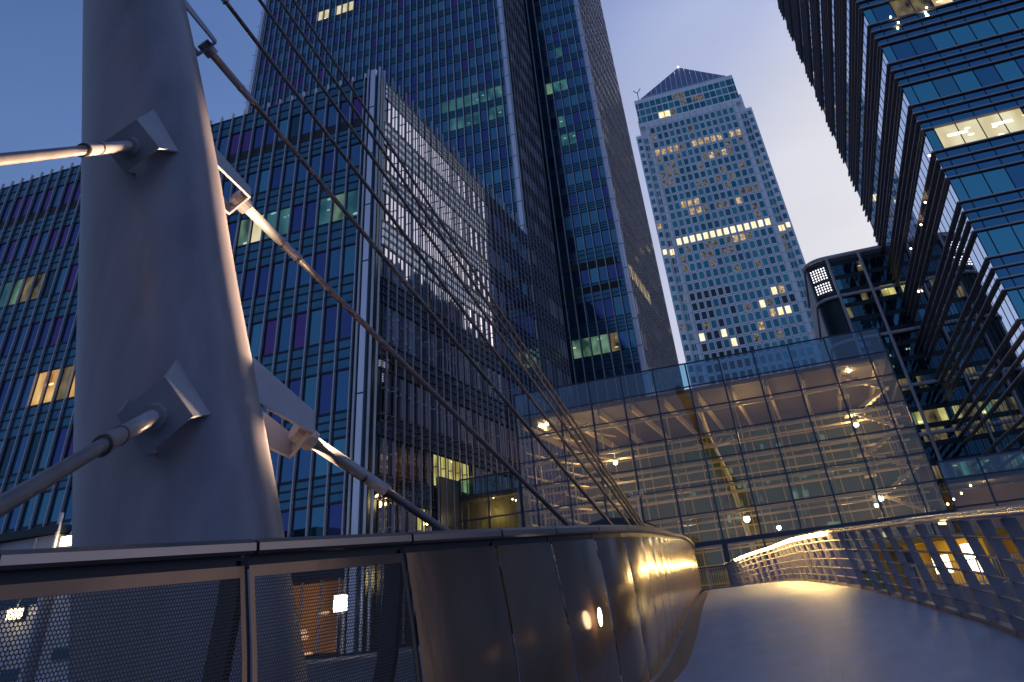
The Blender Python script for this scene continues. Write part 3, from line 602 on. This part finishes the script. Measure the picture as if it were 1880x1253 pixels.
# ------------------------------------------------------------------ fences, hoarding, kiosk, low white building
def fence(label, x0, x1, y0, y1, z0, z1, step=.13, group=None):
    t = thing('fence', ((x0+x1)/2, (y0+y1)/2, z0), label, 'fence'); n = int(math.hypot(x1-x0, y1-y0)/step); its = []
    for k in range(n+1):
        x, y = x0+(x1-x0)*k/n, y0+(y1-y0)*k/n; r = .014 if k % 12 else .035
        its.append((G().box(x-r, y-r, z0, x+r, y+r, z1+(.02 if k % 12 == 0 else 0)), M['alud']))
    many('picket', its, t)
    for z in (z0+.12, z1-.03): G().hexa([(x0, y0-.02, z-.02), (x1, y1-.02, z-.02), (x1, y1+.02, z-.02), (x0, y0+.02, z-.02), (x0, y0-.02, z+.02), (x1, y1-.02, z+.02), (x1, y1+.02, z+.02), (x0, y0+.02, z+.02)]).build('rail', M['alud'], t)
fence('metal picket fence across the far end of the bridge, below the glass hall', -8.6, -5.3, 50.6, 50.6, .36, 1.38)
fence('metal picket fence on the quay in front of the amber shop front', 3.0, 16, 47.2, 46.6, GZ, .42)
ho = G(); ho.box(-5.25, 51.6, GZ, .9, 51.8, 1.45); ho.box(-5.35, 51.55, 1.45, 1.0, 51.85, 1.53)
tag(ho.build('hoarding', mat('hoarding_paint', (.30, .26, .36), .6, noise=(.7, .15, (1, 1, 1)))), 'plain mauve grey hoarding wall behind the lit handrail', 'hoarding')
kk = thing('kiosk', (-10.8, 46, GZ), 'low lilac kiosk with a dark curved roof edge showing above the parapet', 'kiosk')
G().prism([(-12.6, 45), (-9.0, 45), (-9.0, 47.5), (-12.6, 47.5)], GZ, 3.45).build('wall', mat('kiosk_panel', (.42, .40, .55), .5), kk)
g = G(); pts = [(-12.9+.41*k, 3.45+.42*math.sin(math.pi*k/10)) for k in range(11)]
g2 = [(x, 44.7, z) for x, z in pts]; g.poly(g2+[(-8.8, 44.7, 3.4)]); g.poly([(x, 47.7, z) for x, z in pts][::-1])
for a, b in zip(pts, pts[1:]): g.quad((a[0], 44.7, a[1]), (b[0], 44.7, b[1]), (b[0], 47.7, b[1]), (a[0], 47.7, a[1]))
g.build('roof', M['frame'], kk)
cp = thing('camera_mast', (-9.0, 44, GZ), 'thin pole with a crossbar and small cameras standing by the kiosk', 'pole')
G().tube([(-9.0, 44, GZ), (-9.0, 44, 4.75)], .05, n=6).build('pole', M['alud'], cp); G().box(-9.3, 43.95, 4.55, -8.6, 44.05, 4.63).build('crossbar', M['alud'], cp)
for x in (-9.25, -8.7): G().box(x-.08, 43.8, 4.64, x+.08, 44.1, 4.8).build('camera', M['alud'], cp)
wh = thing('low_white_building', (-45, 36, GZ), 'low white building with a dark flat eave at the far left, behind the parapet', 'building')
whp = mat('white_cladding', (.50, .52, .60), .5, noise=(.5, .08, (1, 1, 1)))
G().box(-62, 34, GZ, -37.3, 40, 5.62).build('wall', whp, wh); G().box(-62.2, 33.6, 5.66, -36.9, 40.3, 6.0).build('eave', M['frame'], wh)
for z0, z1 in ((2.75, 3.4), (-.1, .35)):
    g = G(); g.box(-61, 33.94, z0, -37.5, 33.99, z1); g.build('window_band', M['gE'], wh)
for k in range(8): G().box(-41.5-2.6*k, 33.93, 4.72, -40.6-2.6*k, 33.985, 5.06).build('window', M['gE'], wh)
for k in range(9): G().box(-38.6-2.4*k, 33.9, GZ, -38.52-2.4*k, 33.985, 5.6).build('joint', M['alu'], wh)
G().box(-36.75, 34.3, GZ, -29.5, 38, 5.68).build('annexe', whp, wh); G().tube([(-36.95, 33.7, GZ), (-36.95, 33.7, 6.5)], .1, n=8).build('pole', M['alu'], wh)
g = G(); g.box(-36.0, 34.24, .5, -29.6, 34.28, .9); g.box(-36.0, 34.24, 3.1, -29.6, 34.28, 3.5); g.build('window_band', M['gE'], wh)
P = ray(124, 993); P = P*(33.9/P[1]); wl_ = thing('wall_lamp', tuple(P), 'glaring amber wall lamp on the white building, right beside the mast', 'wall lamp')
G().box(P[0]-.33, P[1]-.12, P[2]-.20, P[0]+.30, P[1]+.12, P[2]+.18).build('lens', M['lamp'], wl_); G().box(P[0]-.46, P[1]+.125, P[2]-.3, P[0]+.42, P[1]+.4, P[2]+.28).build('housing', M['frame'], wl_)
plight('light', (P[0], P[1]-.5, P[2]), 22, (1, .7, .35), .2, wl_)
P = ray(27, 1127); P = P*(33.7/P[1]); w2_ = thing('wall_lamp', tuple(P), 'small amber wall lamp seen through the perforated panel at the far left', 'wall lamp')
G().box(P[0]-.38, P[1]-.1, P[2]-.2, P[0]+.38, P[1]+.1, P[2]+.2).build('lens', M['lamp'], w2_); G().box(P[0]-.42, P[1]+.1, P[2]-.25, P[0]+.42, P[1]+.29, P[2]+.25).build('housing', M['frame'], w2_)
P = ray(625, 1108); P = P*(39/P[1]); ln = thing('lantern', (P[0], P[1], GZ), 'white glowing lantern on a post seen through the second perforated panel', 'lantern')
G().box(P[0]-.26, P[1]-.2, P[2]-.32, P[0]+.26, P[1]+.2, P[2]+.32).build('shade', M['lampw'], ln); G().tube([(P[0], P[1], P[2]-.33), (P[0], P[1], GZ)], .07, n=6).build('post', M['frame'], ln)
plight('light', (P[0], P[1]-.6, P[2]), 60, (1, .72, .4), .2, ln)
# ------------------------------------------------------------------ footbridge
YS = np.arange(-9, 52.01, .1)
def smooth(pts, w=22):
    v = np.interp(YS, [a for a, b in pts], [b for a, b in pts]); k = np.hanning(w*2+3); k /= k.sum(); p = np.pad(v, (w+1, w+1), mode='reflect', reflect_type='odd'); return np.convolve(p, k, 'valid')
_L = smooth([(-9, -4.9), (-6, -4.5), (-3, -4.2), (0, -3.85), (2.85, -3.42), (4.27, -3.2), (5.74, -2.93), (7.02, -2.71), (8.1, -2.55), (9.4, -2.40), (10.75, -2.36), (11.7, -2.40), (13.3, -2.58), (16.5, -2.95), (20, -3.4), (26.9, -4.2), (35, -5.22), (40, -6), (46, -7), (52, -8.1)])
_R = smooth([(-9, .1), (-6, .4), (-1, .95), (2, 1.25), (5, 1.5), (8, 1.68), (11.3, 1.66), (12.7, 1.6), (14.7, 1.32), (18.7, .88), (21.4, .5), (23.3, .08), (28, -.75), (36.5, -2.1), (43, -4.0), (48, -5.2), (52, -6.1)])
_Z = smooth([(-9, -1.65), (-5, -1.45), (0, -1.2), (5, -.95), (11, -.66), (15, -.46), (19.4, -.26), (22, -.13), (23.7, -.04), (30, .18), (36, .30), (40, .33), (46, .32), (52, .30)])
XL = lambda y: float(np.interp(y, YS, _L)); XR = lambda y: float(np.interp(y, YS, _R)); ZD = lambda y: float(np.interp(y, YS, _Z))
def sweep(prof, y0, y1, xf, step=.4, m=0, closed=True, zf=ZD):
    n = max(1, int(round((y1-y0)/step))); g = G(); k = len(prof); g.uv = []; s = 0; last = None; vs = [0]
    for a, b in zip(prof, prof[1:]): vs.append(vs[-1]+math.hypot(b[0]-a[0], b[1]-a[1]))
    for i in range(n+1):
        y = y0+(y1-y0)*i/n; x = xf(y); z = zf(y); dx = (xf(y+.05)-xf(y-.05))/.1; q = 1/math.hypot(1, dx)
        if last: s += math.hypot(x-last[0], y-last[1])
        last = (x, y)
        for j, (px_, pz) in enumerate(prof): g.v.append((x+px_*q, y-px_*dx*q, z+pz)); g.uv.append((s, vs[j]))
    for i in range(n):
        for j in range(k if closed else k-1):
            j2 = (j+1) % k; g.f.append((i*k+j, i*k+j2, (i+1)*k+j2, (i+1)*k+j)); g.mi.append(m)
    if closed: g.f += [tuple(range(k))[::-1], tuple(n*k+j for j in range(k))]; g.mi += [m, m]
    return g
deckm = mat('ribbed_deck', (.36, .39, .48), .46, .15, noise=(3.5, .16, (1, .35, 1)))
t = deckm.node_tree; wv = nd(t, 'ShaderNodeTexWave', wave_type='BANDS', bands_direction='Y'); wv.inputs['Scale'].default_value = 9; tc = nd(t, 'ShaderNodeTexCoord'); t.links.new(tc.outputs['Object'], wv.inputs[0])
nz = nd(t, 'ShaderNodeTexNoise'); nz.inputs['Scale'].default_value = 60; t.links.new(tc.outputs['Object'], nz.inputs[0]); am = nd(t, 'ShaderNodeMath', operation='MULTIPLY_ADD'); t.links.new(nz.outputs[0], am.inputs[0]); am.inputs[1].default_value = 1.2; t.links.new(wv.outputs['Fac'], am.inputs[2])
bp = nd(t, 'ShaderNodeBump'); bp.inputs['Strength'].default_value = 1; bp.inputs['Distance'].default_value = .012; t.links.new(am.outputs[0], bp.inputs['Height']); t.links.new(bp.outputs[0], t.nodes['Principled BSDF'].inputs['Normal'])
br = thing('footbridge', (0, 0, ZD(0)), 'arched footbridge deck of blue grey ribbed metal curving away to the glass hall', 'footbridge')
g = G(); ys = np.arange(-9, 52, .5)
for i, y in enumerate(ys):
    for j in range(9): x = XL(y)+.30+(XR(y)-.02-XL(y)-.30)*j/8; g.v.append((x, y, ZD(y)))
    if i:
        for j in range(8): a = (i-1)*9+j; g.f.append((a, a+1, a+10, a+9)); g.mi.append(0)
g.build('walking_surface', deckm, br, smooth=True)
gut = mat('gutter_grating', (.09, .08, .085), .5, .4, noise=(12, .6, (1, 1, 1)))
sweep([(.02, -.05), (.30, -.05), (.30, -.004), (.02, -.02)], -9, 52, XL).build('gutter', gut, br)
sweep([(-.6, -.45), (.02, -.45), (.02, -.07), (-.6, -.07)], -9, 52, XL).build('edge_beam', M['alud'], br)
def deckbox():
    g = G()
    for i, y in enumerate(ys):
        g.v += [(XL(y)+.02, y, ZD(y)-.06), (XR(y)-.03, y, ZD(y)-.06), (XR(y)-.3, y, ZD(y)-.6), (XL(y)+.3, y, ZD(y)-.6)]
        if i:
            for j in range(4): a = (i-1)*4; g.f.append((a+j, a+(j+1) % 4, a+4+(j+1) % 4, a+4+j)); g.mi.append(0)
    return g
deckbox().build('box_girder', M['alud'], br)
kerb = mat('kerb_metal', (.24, .20, .18), .45, .4)
yk = -8.
while yk < 51: sweep([(-.02, -.05), (.09, -.05), (.09, .055), (-.02, .055)], yk+.012, min(yk+1.5, 52), XR).build('kerb', kerb, br); yk += 1.5
# right railing
rr = thing('bridge_railing', (XR(12), 12, ZD(12)), 'open railing of leaning flat posts and wires on the right, its far handrail glowing', 'railing')
railm = mat('railing_metal', (.24, .22, .25), .45, .25, noise=(2, .12, (1, 1, 1))); hand = mat('handrail_metal', (.38, .38, .46), .24, .85)
lean = lambda h: -.20*(h/1.15)**1.0
py = 3.6; posts = []
while py < 50: posts.append(py); py += 1.32
for y in posts:
    x, z = XR(y)+.03, ZD(y); g = G(); hs = [(-.25, .09), (0, .085), (.3, .075), (.6, .065), (.9, .06), (1.1, .07)]
    dx = (XR(y+.1)-XR(y-.1))/.2
    for i in range(len(hs)-1):
        (h0, a0), (h1, a1) = hs[i], hs[i+1]; c0, c1 = x+lean(h0)+.03, x+lean(h1)+.03; t_ = .022
        g.hexa([(c0-a0, y-t_+a0*dx, z+h0), (c0+a0, y-t_-a0*dx, z+h0), (c0+a0, y+t_-a0*dx, z+h0), (c0-a0, y+t_+a0*dx, z+h0), (c1-a1, y-t_+a1*dx, z+h1), (c1+a1, y-t_-a1*dx, z+h1), (c1+a1, y+t_-a1*dx, z+h1), (c1-a1, y+t_+a1*dx, z+h1)])
    for dz in (.06, .12):
        for ddx in (-.02, .06): g.box(x+ddx, y-.03, z+dz, x+ddx+.022, y-.013, z+dz+.022)
    g.build('post', railm, rr)
for h in (.20, .38, .57, .76, .95): sweep([(lean(h)+.03+.014*math.cos(a), h+.014*math.sin(a)) for a in [2*math.pi*k/6 for k in range(6)]], 2.5, 50.5, XR, .66).build('rail_wire', railm, rr, smooth=True)
hp = [(-.09, 0), (-.07, -.028), (.0, -.035), (.07, -.028), (.09, 0), (.07, .03), (0, .045), (-.07, .03)]
sweep([(lean(1.15)+.03+a, 1.15+b) for a, b in hp], 2.5, 51, XR, .5).build('handrail', hand, rr, smooth=True)
led = mat('led_strip_glow', (1, .8, .5), .5, emit=(1, .64, .20), es=60)
for a, b in ((23.0, 24.7), (25.1, 33.0), (33.4, 43.6), (44.2, 45.2)): sweep([(lean(1.15)-.12, 1.075), (lean(1.15)-.04, 1.065), (lean(1.15)-.04, 1.11), (lean(1.15)-.12, 1.13)], a, b, XR, .5).build('light_strip', led, rr)
sweep([(lean(1.15)-.06, 1.085), (lean(1.15)-.03, 1.08), (lean(1.15)-.03, 1.11), (lean(1.15)-.06, 1.11)], 12.0, 12.35, XR, .3).build('light_strip', mat('faint_strip_glow', (1, .8, .5), .5, emit=(1, .7, .3), es=3), rr)
for y in (24.2, 26, 28, 30, 32): plight('light', (XR(y)+lean(1.1)-.1, y, ZD(y)+1.02), 75, (1, .66, .16), .04, rr, 120, (XR(y)-.9, y-.4, ZD(y)))
# left parapet of perforated panels
pp = thing('bridge_parapet', (XL(6), 6, ZD(6)), 'long curved parapet of bronze perforated panels along the left of the bridge', 'parapet')
pan = mat('bronze_steel', (.26, .14, .085), .17, .5, noise=(1.6, .3, (1, 1, .3)), bump=(3.0, .16, (1, 1, .35)))
brim = mat('brushed_steel', (.33, .26, .235), .30, 1.0, noise=(6, .1, (1, .1, 1)))
perf = mat('perforated_steel', (.055, .042, .04), .4, .5); t = perf.node_tree; b_ = t.nodes['Principled BSDF']; uvn = nd(t, 'ShaderNodeUVMap'); se = nd(t, 'ShaderNodeSeparateXYZ'); t.links.new(uvn.outputs[0], se.inputs[0])
def mth(op, a, b=None):
    n = nd(t, 'ShaderNodeMath', operation=op)
    for i, v in enumerate((a, b)):
        if v is None: continue
        if isinstance(v, (int, float)): n.inputs[i].default_value = v
        else: t.links.new(v, n.inputs[i])
    return n.outputs[0]
pt = .0185; ax = mth('DIVIDE', se.outputs[0], pt); ay = mth('DIVIDE', se.outputs[1], pt*1.732)
def cell(o): fx = mth('SUBTRACT', mth('FRACT', mth('ADD', ax, o)), .5); fy = mth('MULTIPLY', mth('SUBTRACT', mth('FRACT', mth('ADD', ay, o)), .5), 1.732); return mth('SQRT', mth('ADD', mth('MULTIPLY', fx, fx), mth('MULTIPLY', fy, fy)))
dd = mth('MINIMUM', cell(0), cell(.5)); al_ = mth('GREATER_THAN', dd, .37); t.links.new(al_, b_.inputs['Alpha'])
lean_l = lambda y: max(0, min(1, (12-y)/6))*.20
def pf(y):                                     # parapet section, bottom to top, x towards the deck
    l = lean_l(y); return [(l, .03), (l*.75+.02, .35), (l*.5+.03, .7), (l*.25+.02, 1.05), (0, 1.37)]
def panel(y0, y1, perfd):
    n = 6; g = G(); g.uv = []; ch = math.hypot(XL(y1)-XL(y0), y1-y0); k = 7; hs = [0, .07, .3, .6, .93, 1.29, 1.345]
    us = [0, .035/ch]+[i/n for i in range(1, n)]+[1-.035/ch, 1]
    for u in us:
        y = y0+(y1-y0)*u; x = XL(y0)+(XL(y1)-XL(y0))*u+(XL((y0+y1)/2)-(XL(y0)+XL(y1))/2)*4*u*(1-u); x += .016*math.sin(math.pi*u); p = pf(y); hh = [a[1] for a in p]; xx = [a[0] for a in p]
        for h in hs: g.v.append((x+float(np.interp(h+.03, hh, xx)), y, ZD(y)+h+.03)); g.uv.append((u*ch, h))
    for i in range(len(us)-1):
        for j in range(k-1):
            a = i*k+j; g.f.append((a, a+k, a+k+1, a+1)); g.mi.append(1 if perfd and 0 < i < len(us)-2 and 0 < j < k-2 else 0)
    return g
seams = [-7.9, -6.5, -5.1, -3.7, -2.4, -1.0, .3, 1.55, 2.8, 4.27, 5.74, 7.02, 8.1, 9.3, 10.5, 11.8]
while seams[-1] < 50.5: seams.append(seams[-1]+1.35)
for a, b in zip(seams, seams[1:]):
    panel(a+.018, b-.018, a < 5).build('perforated_panel', [pan, perf], pp, smooth=True)
    cp_ = [(-.07, 1.425), (.055, 1.425), (.075, 1.44), (.07, 1.478), (.03, 1.5), (-.05, 1.5), (-.07, 1.475)]
    sweep(cp_, a+.012, b-.012, XL, .3).build('handrail', brim, pp)
    sweep([(-.06, 1.36), (-.035, 1.36), (-.035, 1.424), (-.06, 1.424)], a+.012, b-.012, XL, .7).build('gap_shade_strip', M['frame'], pp)  # dark strip added to paint the shade of the open gap under the handrail
    y = b; x = XL(y); z = ZD(y); p = pf(y); g = G()
    for (x0, h0), (x1, h1) in zip(p, p[1:]): g.hexa([(x+x0-.035, y-.02, z+h0), (x+x0-.012, y-.02, z+h0), (x+x0-.012, y+.02, z+h0), (x+x0-.035, y+.02, z+h0), (x+x1-.035, y-.02, z+h1), (x+x1-.012, y-.02, z+h1), (x+x1-.012, y+.02, z+h1), (x+x1-.035, y+.02, z+h1)])
    if b < 7.1:                                # curved stanchion behind the seam
        for (h0, d0), (h1, d1) in zip([(-.3, .62), (.0, .42), (.4, .24), (.8, .14), (1.2, .10), (1.4, .1)], [(.0, .42), (.4, .24), (.8, .14), (1.2, .10), (1.4, .1)]): g.hexa([(x-d0-.05, y-.03, z+h0), (x-d0+.08, y-.03, z+h0), (x-d0+.08, y+.03, z+h0), (x-d0-.05, y+.03, z+h0), (x-d1-.05, y-.03, z+h1), (x-d1+.08, y-.03, z+h1), (x-d1+.08, y+.03, z+h1), (x-d1-.05, y+.03, z+h1)])
    g.build('stanchion', M['frame'], pp)
P = ray(1100, 1133); P = P/P[1]; yy = 9.
for _ in range(30):
    q = P*yy; yy += ((XL(yy)+.1+lean_l(yy)*.5)-q[0])/P[0]*.6 if abs(P[0]) > .01 else 0
q = P*yy; g = G(); c = Vector(tuple(q))+Vector((.012, -.01, 0)); g.poly([c+Vector((-.0*math.sin(a), .085*math.cos(a), .075*math.sin(a))) for a in [2*math.pi*k/18 for k in range(18)]])
g.build('step_light', mat('step_light_glow', (1, .9, .7), .5, emit=(1, .85, .55), es=6), pp)
# ------------------------------------------------------------------ mast
mst = thing('mast', (-5.0, 7, -5.), 'thick tapering steel mast leaning left beside the bridge, its right edge lit warm from below', 'bridge mast')
paint = mat('mast_paint', (.225, .20, .225), .38, .15, noise=(2.6, .26, (1, 1, .16)), bump=(2.5, .14, (1, 1, .5)))
mz = [-5, -.17, .94, 1.58, 2.26, 3.02, 3.89, 4.98, 6.26, 7.67, 9.37, 13, 17, 22]; mxx = [-4.1, -5.67, -6.04, -6.27, -6.51, -6.78, -7.08, -7.44, -7.89, -8.4, -9.03, -10.35, -11.8, -13.6]; mr_ = [.97, .944, .936, .928, .919, .898, .885, .873, .858, .837, .80, .72, .62, .48]
zz = np.linspace(-5, 22, 60); G().tube([(float(np.interp(z, mz, mxx)), 7., float(z)) for z in zz], [float(np.interp(z, mz, mr_)) for z in zz], n=64).build('shaft', paint, mst, smooth=True)
brk = mat('bracket_paint', (.34, .33, .37), .4, .15, noise=(2, .1, (1, 1, 1)))
def bracket(S, d, lat_to, L=1.0, th=35, fl=.17, Wd=.19, H=.19):
    S, d = Vector(S), Vector(d).normalized(); lat = d.cross(Vector((0, 0, 1))).normalized()
    if lat.dot(Vector(lat_to)-S) < 0: lat = -lat
    up = lat.cross(d).normalized(); up = up if up.z > 0 else -up
    w = (lat*math.cos(R_(th))+up*math.sin(R_(th))).normalized(); h = d.cross(w).normalized(); T = .015; g = G()
    def pl(c0, c1, c2, c3, n_): n_ = n_*T; g.hexa([c0-n_, c1-n_, c2-n_, c3-n_, c0+n_, c1+n_, c2+n_, c3+n_])
    for sgn in (-1, 1): o = w*Wd*sgn; b = S-d*L+w*Wd*sgn*1.15; pl(S+o-h*H, S+o+h*H, b+h*(H+fl), b-h*(H+fl), w)
    pl(S-w*(Wd+.012)-h*H, S+w*(Wd+.012)-h*H, S+w*(Wd+.012)+h*H, S-w*(Wd+.012)+h*H, d)
    return g
CAB = [((-5.08, 7.5, 1.80), 13.4, 'lowest and thickest stay cable, from the mast down to just behind the parapet'), ((-6.42, 7.5, 4.94), 20.2, 'second lowest stay cable, from the middle mast bracket to the parapet'), ((-7.62, 7.5, 8.11), 26.1, 'third stay cable, from the mast bracket near the top of the frame'),
    ((-8.69, 7.5, 10.95), 31.2, 'fourth stay cable from the bottom, first one entering from the top of the frame'), ((-9.65, 7.5, 13.65), 33.5, 'fifth stay cable from the bottom, in front of the left edge of the tower'), ((-10.43, 7.5, 15.85), 34.6, 'sixth stay cable from the bottom, close below the topmost one'), ((-11.12, 7.5, 17.8), 37.2, 'topmost and thinnest stay cable crossing in front of the tower')]
cabm = mat('cable_sheath', (.17, .15, .16), .4, .2, noise=(3, .15, (1, 1, 1))); cabn = mat('cable_socket', (.33, .31, .33), .4, .3)
def cable(S, E, label, r1=.068, r2=.046, tl=1.35, ring=1.0):
    S, E = Vector(S), Vector(E); d = (E-S).normalized(); t = thing('stay_cable', tuple(S), label, 'cable', 'stay cables of the bridge mast')
    n = 24; L = (E-S).length; pts = [S+d*(tl+(L-tl)*i/n)-Vector((0, 0, 1))*.0022*L*4*(i/n)*(1-i/n) for i in range(n+1)]
    G().tube(pts, r2, n=10).build('strand', cabm, t, smooth=True)
    g = G(); g.tube([S-d*.12, S+d*.17], .115, n=14); g.build('socket', cabn, t); g = G(); g.tube([S+d*.17, S+d*tl], [r1*1.05, r1], n=12); g.build('turnbuckle', cabn, t, smooth=True)
    G().tube([S+d*(tl-.02), S+d*(tl+.03)], r1*1.14, n=16).build('collar', brim, t); G().tube([S+d*(tl*.72), S+d*(tl*.72+.03)], r1*1.12, n=16).build('collar', brim, t)
    return t
for S, ye, lab in CAB:
    S = tuple(c*8.25/7.5 for c in S)
    E = (XL(ye)-.5, ye, ZD(ye)-.05); cable(S, E, lab); d = Vector(E)-Vector(S)
    bracket(S, d, (0, 0, 0), 1.0).build('bracket', brk, mst)
for S, Pn, lab in (((-5.58, 5.85, 1.80), (-3.923, 3.182, .705), 'stay cable running down left from the lower front bracket of the mast'), ((-6.81, 5.85, 5.07), (-5.32, 3.41, 3.237), 'stay cable running left from the upper front bracket of the mast'), ((-8.2, 5.85, 9.3), (-7.0, 3.4, 6.9), 'stay cable above the frame from the top front bracket of the mast')):
    d = Vector(Pn)-Vector(S); E = Vector(S)+d*(2.6 if S[2] < 2 else 3.5); cable(S, tuple(E), lab, .066, .052, 1.6)
    bracket(S, d, (0, 0, 0), 1.1, 40, .17, .23, .23).build('bracket', brk, mst)
FX, FY, FZ = -4.9, 13.5, .4
fl_ = thing('floodlight', (FX, FY, FZ), 'small floodlight on a pole outside the parapet aimed at the mast', 'floodlight')
G().box(FX-.16, FY-.12, FZ, FX+.16, FY+.12, FZ+.16).build('housing', M['frame'], fl_); G().box(FX-.14, FY-.1, FZ+.165, FX+.14, FY+.1, FZ+.18).build('lens', M['tube'], fl_)
G().tube([(FX, FY, -5.05), (FX, FY, FZ-.005)], .05, n=8).build('pole', M['frame'], fl_)
plight('light', (FX, FY, FZ+.3), 42000, (1, .68, .40), .25, fl_, 44, (-6.5, 7.6, 3.3))
